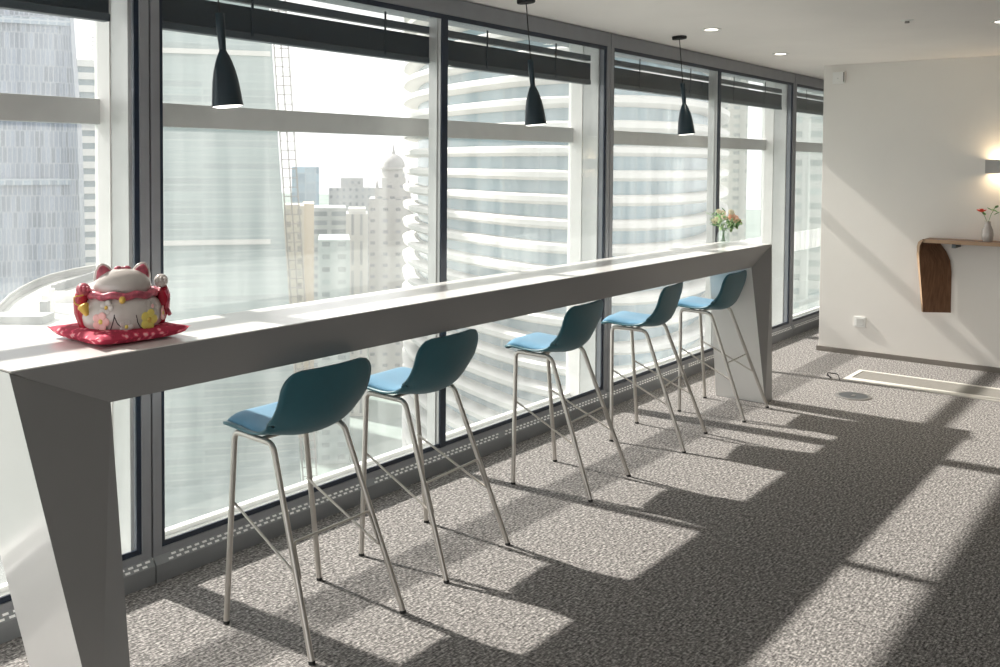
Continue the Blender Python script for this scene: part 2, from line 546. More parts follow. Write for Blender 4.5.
def blind(x0, label):
    root = empty('venetian_blind', (x0, 3.225, 0))
    tag(root, label, 'blind', 'raised venetian blinds inside the windows')
    a, b = 0.062, PER - 0.11
    MB().box(a, b, -0.018, 0.018, 2.270, 2.305, 0.002).build('head_rail', BLINDR, root)
    s = MB()
    z = 2.146
    while z < 2.252:
        s.box(a + .005, b - .005, -0.020, 0.020, z, z + 0.0045)
        z += 0.006
    s.box(a + .006, b - .006, -0.018, 0.018, 2.146, 2.253)
    s.build('slat_stack', BLINDM, root)
    MB().box(a, b, -0.022, 0.022, 2.116, 2.145, 0.004).build('bottom_rail', BLINDR, root)
    for x in (0.55, 1.37, 2.2, 2.9):
        MB().box(x - .006, x + .006, -0.024, -0.0205, 2.13, 2.34).build('lift_tape', BLINDM, root)
    return root


BL = ['raised dark venetian blind behind the leftmost window, over the cat figurine',
      'raised dark venetian blind in the wide window behind the nearest pendant lamp',
      'raised dark venetian blind in the window behind the smallest, farthest pendant lamp',
      'raised dark venetian blind in the last window beside the white wall corner']
for k, l in zip((-1, 0, 1, 2), BL):
    blind(2.05 + PER * k, l)

# ------------------------------------------------------------------ bar counter
root = empty('bar_counter', (1.38, 2.35, 0))
tag(root, 'long white glossy bar counter with slanted ends standing along the windows', 'counter')
off = Vector((-1.38, -2.35, 0))


def hx(mb, pts):
    mb.hexa([Vector(p) + off for p in pts])


YF, YB, ZT = 2.351, 2.70, 1.07
mb = MB()
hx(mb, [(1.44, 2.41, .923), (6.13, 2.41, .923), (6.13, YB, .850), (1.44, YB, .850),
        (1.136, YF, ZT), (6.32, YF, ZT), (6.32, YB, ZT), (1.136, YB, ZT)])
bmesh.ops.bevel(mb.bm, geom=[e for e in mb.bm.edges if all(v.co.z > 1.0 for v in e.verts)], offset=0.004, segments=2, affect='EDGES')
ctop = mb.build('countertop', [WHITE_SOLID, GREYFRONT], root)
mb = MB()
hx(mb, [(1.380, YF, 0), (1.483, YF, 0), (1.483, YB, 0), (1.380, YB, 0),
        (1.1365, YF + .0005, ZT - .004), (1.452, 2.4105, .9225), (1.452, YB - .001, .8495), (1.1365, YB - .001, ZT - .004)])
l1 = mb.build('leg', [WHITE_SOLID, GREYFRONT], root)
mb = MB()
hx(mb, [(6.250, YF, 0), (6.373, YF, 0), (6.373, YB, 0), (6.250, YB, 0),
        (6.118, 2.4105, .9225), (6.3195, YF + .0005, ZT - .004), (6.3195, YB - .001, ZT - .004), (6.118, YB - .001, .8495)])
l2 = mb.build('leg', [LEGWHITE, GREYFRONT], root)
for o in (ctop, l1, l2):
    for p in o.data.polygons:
        if p.normal.y < -0.6 and abs(p.normal.z) < 0.7 and p.area > .03: p.material_index = 1  # faces toward the room get a darker grey than the white body


# ------------------------------------------------------------------ bar stools
def stool():
    root = empty('bar_stool')
    prof = [(.316, .657), (.311, .668), (.296, .678), (.26, .682), (.20, .677), (.14, .671), (.09, .667), (.04, .666), (.005, .670),
            (-.022, .684), (-.041, .706), (-.054, .735), (-.062, .765), (-.068, .80), (-.073, .84), (-.077, .873), (-.080, .897), (-.082, .909)]
    # resample finely
    pts = [Vector((0, y, z)) for y, z in prof]
    s = [0]
    for i in range(1, len(pts)):
        s.append(s[-1] + (pts[i] - pts[i - 1]).length)
    T = s[-1]

    def at(t):
        for i in range(1, len(s)):
            if t <= s[i] + 1e-9:
                u = (t - s[i - 1]) / (s[i] - s[i - 1])
                return pts[i - 1].lerp(pts[i], u)
        return pts[-1]

    def width(t):
        W = .184 + .030 * min(1, max(0, (t - .12) / .25))
        if t > .36:
            W = .214
        for d, rr in ((t, .075), (T - t, .075)):
            if d < rr:
                W -= rr - math.sqrt(max(0, rr * rr - (rr - d) ** 2))
        return W

    def surf(t, u, lift=0.0, shrink=0.0):
        p = at(t)
        p2 = at(min(T, t + .002)) - at(max(0, t - .002))
        nrm = Vector((0, -p2.z, p2.y)).normalized()      # points up / forward
        if nrm.z < 0 and p.z < .69: nrm = -nrm
        if p.z > .69 and nrm.y < 0: nrm = -nrm
        w = width(t) - shrink
        k = t / T
        bend = .008 + .046 * math.exp(-((k - .60) / .19) ** 2) + .012 * max(0, k - .45) / .55
        a = (abs(u) * w / .214) ** 2.2
        q = p + nrm * (bend * a + lift)
        q.x = u * w
        return q
    NT, NU = 44, 20
    g = MB()
    ts = [T * (0.5 - 0.5 * math.cos(PI * i / NT)) for i in range(NT + 1)]
    ts = [(a * .5 + T * i / NT * .5) for i, a in enumerate(ts)]
    g.grid([[surf(t, -1 + 2 * j / NU) for j in range(NU + 1)] for t in ts])
    sh = g.build('seat_shell', SHELL, root, smooth=60)
    md = sh.modifiers.new('thickness', 'SOLIDIFY'); md.thickness = 0.009; md.offset = -1
    if sh.data.polygons[NU * 10].normal.z < 0:
        sh.data.flip_normals()
    g = MB()
    t0, t1 = .022, .305
    g2 = []
    for i in range(23):
        t = t0 + (t1 - t0) * i / 22
        edge = min(i, 22 - i)
        row = []
        for j in range(NU + 1):
            u = -1 + 2 * j / NU
            puff = .026 * (1 - abs(u) ** 6) * min(1, edge / 3 + .25) ** .6
            row.append(surf(t, u, lift=.003 + puff, shrink=.020))
        g2.append(row)
    g.grid(g2)
    pd = g.build('seat_pad', PAD, root, smooth=60)
    if pd.data.polygons[NU * 10].normal.z < 0:
        pd.data.flip_normals()
    md = pd.modifiers.new('thickness', 'SOLIDIFY'); md.thickness = 0.012; md.offset = -1
    tag(pd, 'light blue upholstered pad')
    rt = .0105
    # legs
    feet = {}
    for sx in (-1, 1):
        ft, bt = Vector((sx * .222, .213, .006)), Vector((sx * .163, .238, .657))
        fr_, br = Vector((sx * .222, -.213, .006)), Vector((sx * .168, .034, .652))
        feet[(sx, 1)] = (ft, bt); feet[(sx, -1)] = (fr_, br)
        bt2 = bt + Vector((-sx * .006, -.01, .0)); 
        mid = (bt + br) / 2
        for (f, b, oth) in ((ft, bt, br), (fr_, br, bt)):
            p = fillet([f, b, b.lerp(oth, .35)], .06, 6)
            lg = MB().tube(p, rt, 12).build('leg', TUBE, root, smooth=True)
            d = (b - f).normalized()
            MB().tube([f - Vector((0, 0, .0055)), f + d * .005], rt + .0012, 12).build('foot_cap', CAPM, lg, smooth=True)
    fm = MB()
    for sx in (-1, 1):
        b1, b2 = feet[(sx, 1)][1], feet[(sx, -1)][1]
        fm.tube([b1.lerp(b2, .33), b1.lerp(b2, .67)], rt, 12)
    for yy in (.19, .10):
        fm.tube([(-.17, yy, .655), (.17, yy, .655)], .007, 10)
    fm.build('seat_frame', TUBE, root, smooth=True)

    def on(key, z):
        f, b = feet[key]
        return f.lerp(b, (z - f.z) / (b.z - f.z))
    i_ = lambda v, sx, d=.014: v + Vector((-sx * d, 0, 0))
    path = [i_(on((-1, 1), .405), -1), i_(on((-1, -1), .235), -1), i_(on((-1, -1), .348), -1),
            i_(on((1, -1), .348), 1), i_(on((1, -1), .235), 1), i_(on((1, 1), .405), 1)]
    MB().tube(fillet(path, .012, 4), .0048, 10).build('footrest', TUBE, root, smooth=True)
    return root


ST = [((2.252, 2.432), 1, 'teal bar stool nearest the camera, lowest and largest in the picture'),
      ((2.971, 2.487), 4, 'teal bar stool second from the camera, partly behind the nearest one'),
      ((4.080, 2.520), 5, 'teal bar stool in the middle of the five, under the middle pendant lamp'),
      ((5.060, 2.530), 9, 'teal bar stool second from the far end of the white counter'),
      ((5.915, 2.500), 3, 'teal bar stool farthest from the camera, beside the far slanted counter leg')]
s0 = stool()
for i, ((x, y), a, l) in enumerate(ST):
    o = s0 if i == 0 else copy_tree(s0)
    o.location = (x, y, 0)
    o.rotation_euler.z = R(a)
    tag(o, l, 'bar stool', 'bar stools along the counter')


# ------------------------------------------------------------------ pendant lamps
def pendant():
    root = empty('pendant_lamp')
    MB().lathe([(0, 0), (.046, 0), (.048, -.003), (.048, -.018), (.045, -.021), (0, -.021)], 32).build('ceiling_rose', CORDM, root, smooth=True)
    MB().tube([(0, 0, -.02), (0, 0, -.325)], .0028, 8).build('cord', CORDM, root, smooth=True)
    MB().lathe([(0, -.315), (.0155, -.315), (.017, -.319), (.0165, -.37), (.0125, -.455), (0, -.458)], 24).build('socket_neck', LAMPM, root, smooth=True)
    pr = [(.0115, -.445), (.0135, -.453), (.022, -.470), (.031, -.493), (.040, -.525), (.047, -.560), (.052, -.60), (.056, -.640), (.0575, -.655)]
    inn = [(r - .0025, z) for r, z in pr][::-1]
    MB().lathe(pr + inn, 36).build('lamp_shade', LAMPM, root, smooth=50)
    MB().lathe([(0, -.645), (.0545, -.645), (.0545, -.655), (.04, -.659), (0, -.661)], 32).build('diffuser', LAMPGLOW, root, smooth=True)
    return root


PL = [((2.155, 2.885), 'dark pendant lamp nearest the camera, above the nearest stool, cord cut by the picture top'),
      ((4.105, 2.845), 'dark pendant lamp above the middle of the white counter'),
      ((5.90, 2.845), 'smallest dark pendant lamp, at the far end, its ceiling rose in view')]
p0 = pendant()
for i, ((x, y), l) in enumerate(PL):
    o = p0 if i == 0 else copy_tree(p0)
    o.location = (x, y, CEIL)
    # the lamps hang a little out of plumb
    ax = Vector((0.775, 0.632, 0))
    o.rotation_mode = 'AXIS_ANGLE'
    o.rotation_axis_angle = (R(-5), ax.x, ax.y, 0)
    tag(o, l, 'pendant lamp', 'pendant lamps above the counter')


# ------------------------------------------------------------------ ceiling fittings
def downlight():
    root = empty('downlight')
    MB().lathe([(.036, 0.0), (.062, -.001), (.063, -.004), (.058, -.006), (.040, -.004), (.036, 0.0)], 36).build('trim_ring', TRIMW, root, smooth=True)
    MB().lathe([(0, -.002), (.0385, -.002), (.0385, -.0035), (0, -.0035)], 32).build('lens', DOWNGLOW, root, smooth=True)
    return root


DL = [((5.72, 2.54), 'round recessed ceiling downlight just beyond the rose of the farthest pendant lamp'),
      ((7.28, 2.67), 'round recessed ceiling downlight closest to the corner of the white wall'),
      ((6.42, 1.04), 'round recessed ceiling downlight cut by the right edge of the picture')]
d0 = downlight()
for i, ((x, y), l) in enumerate(DL):
    o = d0 if i == 0 else copy_tree(d0)
    o.location = (x, y, CEIL)
    tag(o, l, 'ceiling light', 'recessed downlights in the ceiling')
    la = bpy.data.lights.new('downlight_lamp', 'SPOT'); la.energy = 9; la.spot_size = R(110); la.spot_blend = .8; la.color = (1, .9, .74); la.shadow_soft_size = .04
    lo = bpy.data.objects.new('downlight_lamp', la); C.objects.link(lo); lo.parent = o; lo.location = (0, 0, -.012)
root = empty('fire_sprinkler', (6.04, 1.47, CEIL + .002))
tag(root, 'small flush fire sprinkler in the ceiling between the downlights and the wall', 'sprinkler')
MB().lathe([(0, 0), (.036, 0), (.036, -.004), (.02, -.009), (0, -.009)], 24).build('rosette', TRIMW, root, smooth=True)
MB().lathe([(0, -.009), (.012, -.009), (.014, -.020), (0, -.022)], 16).build('sprinkler_head', BRASSM, root, smooth=True)

# ------------------------------------------------------------------ right wall fittings
root = empty('wall_sensor', (WX, 2.565, 2.36))
tag(root, 'small white sensor box high on the white wall under the ceiling', 'sensor')
MB().box(-.028, 0, -.055, .045, -.065, .035, .006).build('housing', TRIMW, root)
MB().box(-.032, -.027, -.052, -.044, -.05, .03).build('side_slot', COVERM, root)
MB().ball((-.029, 0, -.02), .006, n=12, k=8).build('indicator', PLATEM, root, smooth=True)

root = empty('wall_socket', (WX, 2.352, .285))
tag(root, 'small square socket plate low on the white wall', 'socket')
MB().box(-.009, 0, -.046, .046, -.043, .043, .003).build('plate', TRIMW, root)
MB().box(-.012, -.008, -.032, .026, -.030, .030, .002).build('rocker', PLATEM, root)

# wall sconce (up and down light)
root = empty('wall_sconce', (WX, 1.32, 1.60))
tag(root, 'box shaped up and down wall light glowing warm, at the right picture edge', 'wall light')
s = MB()
s.box(-.105, -.100, -.11, .11, -.052, .052); s.box(-.100, 0, .105, .11, -.052, .052); s.box(-.100, 0, -.11, -.105, -.052, .052)
s.box(-.004, 0, -.105, .105, -.052, .052)
s.build('housing', SCONCEM, root)
for sg in (1, -1):
    MB().box(-.098, -.006, -.103, .103, .018 * sg - .003, .018 * sg + .003).build('lens', SCONCEG, root)
    la = bpy.data.lights.new('sconce_lamp', 'AREA'); la.energy = .35; la.size = .08; la.color = (1, .74, .45)
    lo = bpy.data.objects.new('sconce_lamp', la); C.objects.link(lo); lo.parent = root
    lo.location = (-.05, 0, .028 * sg)
    if sg > 0: lo.rotation_euler.x = PI

# bent plywood console shelf
root = empty('wall_shelf', (WX, 1.8, 0))
tag(root, 'walnut bent plywood shelf with a twisted leg fixed to the white wall', 'shelf')
# sections: (front point, wall-side point) along the ribbon, local coords
secs = []
D = .22
for y in (-1.9, -.6, -.02, .03):
    secs.append(((-D, y, 1.025), (-.001, y, 1.025)))
# bend down: outer point follows a big curve, inner one tucks to the wall
bend = [((-D, .045, 1.018), (-.001, .00, 1.02)),
        ((-D + .005, .066, 1.000), (-.002, -.01, 1.005)),
        ((-D + .01, .076, .965), (-.003, -.03, .975)),
        ((-D + .02, .078, .90), (-.004, -.075, .92)),
        ((-D + .035, .074, .83), (-.004, -.11, .85)),
        ((-D + .05, .068, .74), (-.004, -.122, .76)),
        ((-D + .07, .060, .62), (-.004, -.124, .63)),
        ((-D + .09, .054, .50), (-.004, -.126, .50)),
        ((-D + .10, .050, .438), (-.004, -.128, .438))]
secs += bend
mb = MB()
th = .028
rings = []
for i, (a, b) in enumerate(secs):
    a, b = Vector(a), Vector(b)
    j0, j1 = max(0, i - 1), min(len(secs) - 1, i + 1)
    tan = (Vector(secs[j1][0]) + Vector(secs[j1][1]) - Vector(secs[j0][0]) - Vector(secs[j0][1])).normalized()
    nn = (b - a).cross(tan).normalized()
    if (i == 0 and nn.z < 0) or (i > 0 and nn.dot(prev_n) < 0): nn = -nn
    prev_n = nn
    rings.append([mb.bm.verts.new(p) for p in (a, b, b - nn * th, a - nn * th)])
for i in range(len(rings) - 1):
    r0, r1 = rings[i], rings[i + 1]
    for q in range(4):
        mb.mi = 1 if q == 3 else 0
        mb.face([r0[q], r0[(q + 1) % 4], r1[(q + 1) % 4], r1[q]])
mb.mi = 0
mb.face(rings[0]); mb.face(rings[-1][::-1])
mb.build('bent_board', [WOOD, PLYEDGE], root, smooth=50)
MB().box(-.20, -.002, -.20, -.17, .965, .997, .003).build('bracket', DARKST, root)

root = empty('bud_vase', (WX - .14, 1.395, 1.0255))
tag(root, 'slim white bud vase standing on the walnut wall shelf', 'vase')
MB().lathe([(0, .001), (.030, .001), (.038, .02), (.041, .05), (.036, .09), (.022, .125), (.018, .145), (.021, .155), (.018, .155), (.015, .144), (.012, .06), (0, .05)], 28).build('vase_body', CERAM, root, smooth=60)
root = empty('flower_sprig', (WX - .14, 1.395, 1.085))
tag(root, 'red flower sprig with dark leaves in the slim white bud vase', 'flower')
st = MB()
st.tube([(0, 0, 0), (0, .0, .08), (0, .025, .14), (0, .045, .165)], .002, 6)
st.tube([(0, 0, .08), (.0, -.02, .15), (0, -.045, .20)], .002, 6)
st.build('stem', LEAF, root)


def flower(mb, c, r, n, tilt=0.5, ph=0.0):
    for k in range(n):
        a = 2 * PI * k / n + ph
        mx = Matrix.Translation(c) @ Matrix.Rotation(a, 4, 'Z') @ Matrix.Rotation(-tilt, 4, 'Y') @ Matrix.Translation((r * .55, 0, 0))
        mb.ball((0, 0, 0), r * .55, r * .38, r * .10, n=10, k=6, mx=mx)


f = MB(); flower(f, Vector((0, .045, .165)), .038, 6, .5); flower(f, Vector((0, .045, .171)), .024, 5, .9)
f.build('blossom', PETALR, root, smooth=True)
for c, a in (((0, .02, .145), .6), ((0, -.03, .18), 2.2), ((0, -.05, .20), 3.6), ((0, -.04, .15), 4.5), ((.01, -.06, .17), 1.2)):
    mx = Matrix.Translation(c) @ Matrix.Rotation(a, 4, 'Z') @ Matrix.Rotation(-.5, 4, 'Y')
    MB().ball((.022, 0, 0), .026, .013, .003, n=10, k=6, mx=mx).build('leaf', LEAF, root, smooth=True)

# ------------------------------------------------------------------ floor fittings
root = empty('floor_box', (6.84, 1.955, 0))
tag(root, 'round dark steel floor outlet lid set in the carpet', 'floor outlet')
MB().lathe([(.095, 0.0005), (.118, 0.0005), (.118, .004), (.112, .007), (.095, .007)], 40).build('rim', BRASSM, root, smooth=True)
MB().lathe([(0, .0005), (.094, .0005), (.094, .006), (0, .006)], 40).build('lid', DARKST, root, smooth=True)
MB().box(-.03, .03, -.012, .012, .006, .009, .002).build('pull_tab', BRASSM, root)
root = empty('floor_trunking', (7.55, 2.17, 0))
tag(root, 'flat grey floor trunking with pale metal edges before the white wall', 'floor trunking')
MB().box(-.20, .17, -3.2, 0, .0005, .006).build('cover', COVERM, root)
for a, b in ((-.235, -.14), (.155, .19)):
    MB().box(a, b, -3.2, 0, .0005, .010, .001).build('edge_strip', STRIPM, root)
MB().box(-.14, .155, -.035, 0, .006, .010, .001).build('edge_strip', STRIPM, root)
cb = MB().tube(fillet([(0, 0, .004), (.06, .03, .03), (-.02, .09, .045), (-.05, .05, .012), (.03, .07, .006), (.08, .12, .006)], .03, 5), .004, 8).build('cable_end', CORDM, None, smooth=True, loc=(7.31, 2.19, 0))
tag(cb, 'short dark cable end curling out of the floor trunking', 'cable')

# ------------------------------------------------------------------ cushion and lucky cat
ck = MB()
N = 26
hw = .152


def cush(u, v, top):
    du, dv = 1 - abs(u), 1 - abs(v)
    h = (1 - abs(u) ** 3.0) * (1 - abs(v) ** 3.0)
    pull = 1 - .075 * (1 - abs(u * v)) * (max(abs(u), abs(v)) ** 3)
    z = .022 + (.022 * h ** .40 - .010 * math.exp(-(u * u + v * v) * 5) if top else -.0215 * h ** .25)
    z += .012 * (abs(u * v)) ** 4
    return (u * hw * pull, v * hw * pull, z)


for top in (True, False):
    ck.grid([[cush(-1 + 2 * i / N, -1 + 2 * j / N, top) for j in range(N + 1)] for i in range(N + 1)])
bmesh.ops.remove_doubles(ck.bm, verts=ck.bm.verts[:], dist=1e-5)
CX, CY = 1.580, 2.572
o = ck.build('cushion', CUSH, None, smooth=60, loc=(CX, CY, 1.0705), rz=R(-2))
tag(o, 'square red floral brocade cushion under the cat figurine on the counter', 'cushion')

root = empty('lucky_cat_figurine', (CX - .002, CY - .022, 1.089), R(-27))
root.scale = (.87, .87, 1.0)
tag(root, 'round white glazed cat figurine with raised red paws sitting on a red cushion', 'figurine')
body = MB()
body.lathe([(0, 0), (.085, 0), (.112, .010), (.128, .030), (.134, .052), (.130, .075), (.118, .096), (.100, .112), (.070, .122), (0, .124)], 48, sy=.82)
body.build('body', CERAM, root, smooth=60)
hd = MB()
hd.lathe([(0, .108), (.080, .110), (.092, .122), (.096, .138), (.091, .156), (.077, .172), (.055, .184), (.028, .190), (0, .192)], 48, sy=.82)
hd.build('head', CERAM, root, smooth=60)
cl = MB()
cl.tube([(.107 * math.cos(2 * PI * k / 40), .090 * math.sin(2 * PI * k / 40), .118 + .0035 * math.sin(2 * PI * k / 40 * 9)) for k in range(40)], .0115, 10, closed=True)
cl.build('collar', CPINK, root, smooth=True)
for sx in (-1, 1):
    e = MB()
    mx = Matrix.Translation((sx * .057, .005, .158)) @ Matrix.Rotation(sx * .28, 4, 'Y')
    e.lathe([(.036, 0), (.033, .018), (.024, .036), (.010, .049), (0, .052)], 24, sy=.5, mx=mx)
    ear = e.build('ear', CERAM, root, smooth=True)
    e = MB()
    mx = Matrix.Translation((sx * .057, -.010, .161)) @ Matrix.Rotation(sx * .28, 4, 'Y')
    e.lathe([(.029, 0), (.026, .015), (.018, .031), (.007, .041), (0, .043)], 20, sy=.36, mx=mx)
    e.build('inner_ear', CPINK, ear, smooth=True)
    a = MB()
    a.tube([(sx * .112, .012, .030), (sx * .132, .008, .07), (sx * .136, .0, .105), (sx * .128, -.006, .128)], .030, 16, r2=.020)
    arm = a.build('sleeve', CREDM, root, smooth=True)
    pw = MB(); zz = .138 + (.012 if sx > 0 else -.006)
    pw.ball((sx * .127, -.008, zz), .024, .022, .021, n=20, k=12)
    pw.ball((sx * .137, -.026, zz + .004), .008, .007, .009, n=10, k=6)
    pw.ball((sx * .125, -.029, zz + .006), .008, .007, .009, n=10, k=6)
    pw.ball((sx * .113, -.026, zz + .004), .008, .007, .009, n=10, k=6)
    pw.build('paw', CERAM if sx > 0 else CPINK, root, smooth=True)
cp = MB()
cp.lathe([(0, .004), (.118, .004), (.138, .02), (.143, .05), (.134, .085), (.112, .112), (0, .118)], 40, c=(0, .028, 0), sy=.66)
tag(cp.build('cape', CREDM, root, smooth=60), 'glossy red cape')
bw = MB()
for sx in (-1, 1):
    bw.ball((sx * .014, -.002, .190), .014, .010, .009, n=14, k=8)
bw.ball((0, -.004, .190), .007, n=12, k=8)
bw.build('bow', CPINK, root, smooth=True)


def onbody(a, z):
    """a point on the belly, a = angle from straight ahead"""
    prof = [(0, .085), (.010, .112), (.030, .128), (.052, .134), (.075, .130), (.096, .118), (.112, .100)]
    for (z0, r0), (z1, r1) in zip(prof, prof[1:]):
        if z <= z1:
            r = r0 + (r1 - r0) * (z - z0) / (z1 - z0); break
    return Vector((r * math.sin(a), -.82 * r * math.cos(a), z))


def disc(mt, name, a, z, rx, rz, lift=.0015):
    p = onbody(a, z)
    nrm = Vector((p.x, p.y / .67, (z - .052) * .9)).normalized()
    q = nrm.to_track_quat('Z', 'Y').to_matrix().to_4x4()
    MB().ball((0, 0, 0), rx, rz, .003, n=20, k=6, mx=Matrix.Translation(p + nrm * lift) @ q).build(name, mt, root, smooth=True)


def blossom(mt, a, z, r, core):
    p = onbody(a, z)
    nrm = Vector((p.x, p.y / .67, (z - .052) * .9)).normalized()
    q = nrm.to_track_quat('Z', 'Y').to_matrix().to_4x4()
    f = MB()
    for k in range(5):
        t = 2 * PI * k / 5
        f.ball((0, 0, 0), r * .48, r * .42, .0028, n=12, k=6,
               mx=Matrix.Translation(p + nrm * .0012) @ q @ Matrix.Translation((r * .55 * math.cos(t), r * .55 * math.sin(t), 0)))
    fo = f.build('painted_blossom', mt, root, smooth=True)
    MB().ball((0, 0, 0), r * .28, r * .28, .0048, n=12, k=6, mx=Matrix.Translation(p + nrm * .0012) @ q).build('blossom_centre', core, fo, smooth=True)


blossom(CPALE, -.62, .046, .030, CYEL)
blossom(CERAM, -.50, .086, .024, CGOLD)
blossom(CERAM, .02, .030, .024, CYEL)
blossom(CYEL, .62, .044, .034, CGOLD)
blossom(CERAM, .78, .082, .026, CPALE)
blossom(CPALE, 1.25, .055, .024, CYEL)
for pa in ([(-.40, .020), (-.33, .036), (-.28, .054), (-.27, .066)], [(-.27, .060), (-.20, .040), (-.10, .028)], [(.26, .062), (.30, .040), (.40, .024), (.55, .018)]):
    MB().tube([onbody(a, z) * 1.008 for a, z in pa], .0018, 6).build('painted_face_line', CDARK, root, smooth=True)
bl = MB()
bl.ball((-.010, -.102, .108), .011, n=18, k=10)
bl.build('bell', CGOLD, root, smooth=True)
cd = MB()
cd.tube(fillet([(-.128, -.035, .120), (-.160, -.045, .118), (-.155, -.050, .095), (-.120, -.055, .090)], .012, 4), .002, 6)
cd.build('gold_cord', CGOLD, root, smooth=True)
fn = MB()
fn.lathe([(0, 0), (.006, 0), (.019, .030), (.015, .036), (0, .038)], 16, sy=.5, mx=Matrix.Translation((-.118, -.055, .062)) @ Matrix.Rotation(-.4, 4, 'Y'))
fn.build('gold_charm', CGOLD, root, smooth=True)
rb = MB()
rb.tube([(.140, -.02, .125), (.150, -.012, .095), (.144, -.014, .070), (.156, -.008, .045)], .007, 8)
rb.build('pink_cord', CPINK, root, smooth=True)

# ------------------------------------------------------------------ glass vase with bouquet on the counter
VX, VY = 6.135, 2.615
root = empty('glass_vase', (VX, VY, 1.0705))
tag(root, 'small clear glass vase at the far end of the white counter', 'vase')
MB().lathe([(0, 0), (.032, 0), (.040, .008), (.044, .03), (.040, .06), (.030, .085), (.036, .10), (.034, .10), (.027, .085), (.036, .06), (.040, .03), (.036, .010), (0, .008)], 32).build('vase_body', VASEG, root, smooth=60)
root = empty('flower_bouquet', (VX, VY, 1.085))
tag(root, 'small bouquet of peach and cream flowers with greenery in the glass vase', 'bouquet')
st = MB(); lf = MB(); lp = MB(); fo = MB(); fw = MB()
rr = random.Random(3)
for k in range(16):
    a = 2 * PI * k / 16 + rr.uniform(-.2, .2)
    sp = rr.uniform(.03, .115); h = rr.uniform(.11, .20)
    tip = Vector((sp * math.cos(a), sp * math.sin(a), h))
    st.tube([(.012 * math.cos(a + 2), .012 * math.sin(a + 2), .0), (.008 * math.cos(a), .008 * math.sin(a), .075), tip * .6 + Vector((0, 0, .05)), tip], .0014, 5)
    for q in range(8):
        c = tip * rr.uniform(.7, 1.0) + Vector((rr.uniform(-.02, .02), rr.uniform(-.02, .02), rr.uniform(-.015, .015)))
        mx = Matrix.Translation(c) @ Matrix.Rotation(rr.uniform(0, 6.28), 4, 'Z') @ Matrix.Rotation(rr.uniform(-1, .6), 4, 'Y')
        (lf if k % 2 else lp).ball((.014, 0, 0), .022, .0095, .002, n=8, k=5, mx=mx)
st.build('stem', LEAF, root); lf.build('greenery', LEAF, root, smooth=True); lp.build('greenery', LEAFP, root, smooth=True)


def bloom(parent, c, r, mt, face=None):
    """a double blossom facing the given way"""
    q = (face or Vector((-.5, -.6, .6))).to_track_quat('Z', 'Y').to_matrix().to_4x4()
    f = MB()
    for n, rr_, tl in ((7, r, .35), (6, r * .72, .75), (4, r * .42, 1.1)):
        for k in range(n):
            mx = Matrix.Translation(c) @ q @ Matrix.Rotation(2 * PI * k / n + tl, 4, 'Z') @ Matrix.Rotation(-tl, 4, 'Y') @ Matrix.Translation((rr_ * .5, 0, 0))
            f.ball((0, 0, 0), rr_ * .58, rr_ * .42, rr_ * .12, n=10, k=6, mx=mx)
    f.ball(c, r * .25, n=8, k=6)
    return f.build('blossom', mt, parent, smooth=True)


bloom(root, Vector((.030, -.050, .150)), .042, PETALO)
bloom(root, Vector((.070, -.070, .135)), .024, PETALO)
for c in ((-.05, -.02, .160), (-.01, .03, .195), (-.085, .01, .145), (.0, -.05, .195), (.05, .03, .185), (-.04, .05, .13)):
    bloom(root, Vector(c), .024, PETALW)

# ------------------------------------------------------------------ the city outside
YAW = math.atan2(RW.y, RW.x)
GZ = -75.0
tag(MB().box(-700, 1600, 20, 2400, GZ - 2, GZ).build('ground', ground_mat()), 'hazy green city ground far below', kind='structure')
roadm = mat('pale_road', (0.30, 0.30, 0.29), rough=.9)


def block(name, label, px0, px1, top, d, depth, material, bottom=GZ, crown=None, turn=0.0, taper=None):
    """a tower: front face spans px0..px1 at distance d, roof at picture height top"""
    c = far((px0 + px1) / 2, top, d)
    w = (px1 - px0) / FPX * d
    root = empty(name, (c.x, c.y, GZ), YAW + turn - math.atan(((px0 + px1) / 2 - PX) / FPX))
    tag(root, label, 'building')
    h = c.z - GZ
    t = taper or 0.0
    mb = MB()
    mb.hexa([(-w / 2 - t * .2, 0, 0), (w / 2 + t, 0, 0), (w / 2 + t, depth, 0), (-w / 2 - t * .2, depth, 0),
             (-w / 2, 0, h), (w / 2, 0, h), (w / 2, depth, h), (-w / 2, depth, h)])
    mb.build('tower_body', material, root)
    if crown:
        for (a, b, hh, dd0, dd1, mt) in crown:
            MB().box(-w / 2 + a * w, -w / 2 + b * w, dd0, dd1, h - .01, h + hh).build('roof_block', mt, root)
    return root, w, h


TOWA = facade_mat('tower_vertical_glass', (0.33, 0.36, 0.42), (0.22, 0.25, 0.32), 1.0, 4.0, .12, .37, .3, .25)
TOWC = facade_mat('tower_green_glass', (0.37, 0.43, 0.43), (0.325, 0.385, 0.385), 90.0, 1.5, .14, 0, .3, .10)
STRW = mat('white_concrete', (0.640, 0.632, 0.608), rough=.8)
STRG = mat('banded_glass', (0.216, 0.274, 0.310), rough=.2)
BLUEG = facade_mat('blue_glass_grid', (0.302, 0.374, 0.432), (0.259, 0.360, 0.446), 4, 4, .25)
BEIGE = facade_mat('beige_grid', (0.490, 0.432, 0.346), (0.324, 0.302, 0.259), 3.0, 3.4, .9)
SAND = mat('sand_render', (0.475, 0.396, 0.288), rough=.8)
GREYB = facade_mat('grey_balconies', (0.403, 0.432, 0.432), (0.245, 0.288, 0.302), 9, 3.3, .8)
GREYF = facade_mat('grey_block_grid', (0.374, 0.374, 0.382), (0.259, 0.266, 0.288), 3.2, 3.6, 1.0)
PALEF = facade_mat('green_pale_block', (0.446, 0.504, 0.497), (0.302, 0.360, 0.360), 4, 3.2, 1.0)
WHITEF = facade_mat('white_ribbed_block', (0.533, 0.518, 0.490), (0.302, 0.310, 0.317), 2.6, 9.0, .9)
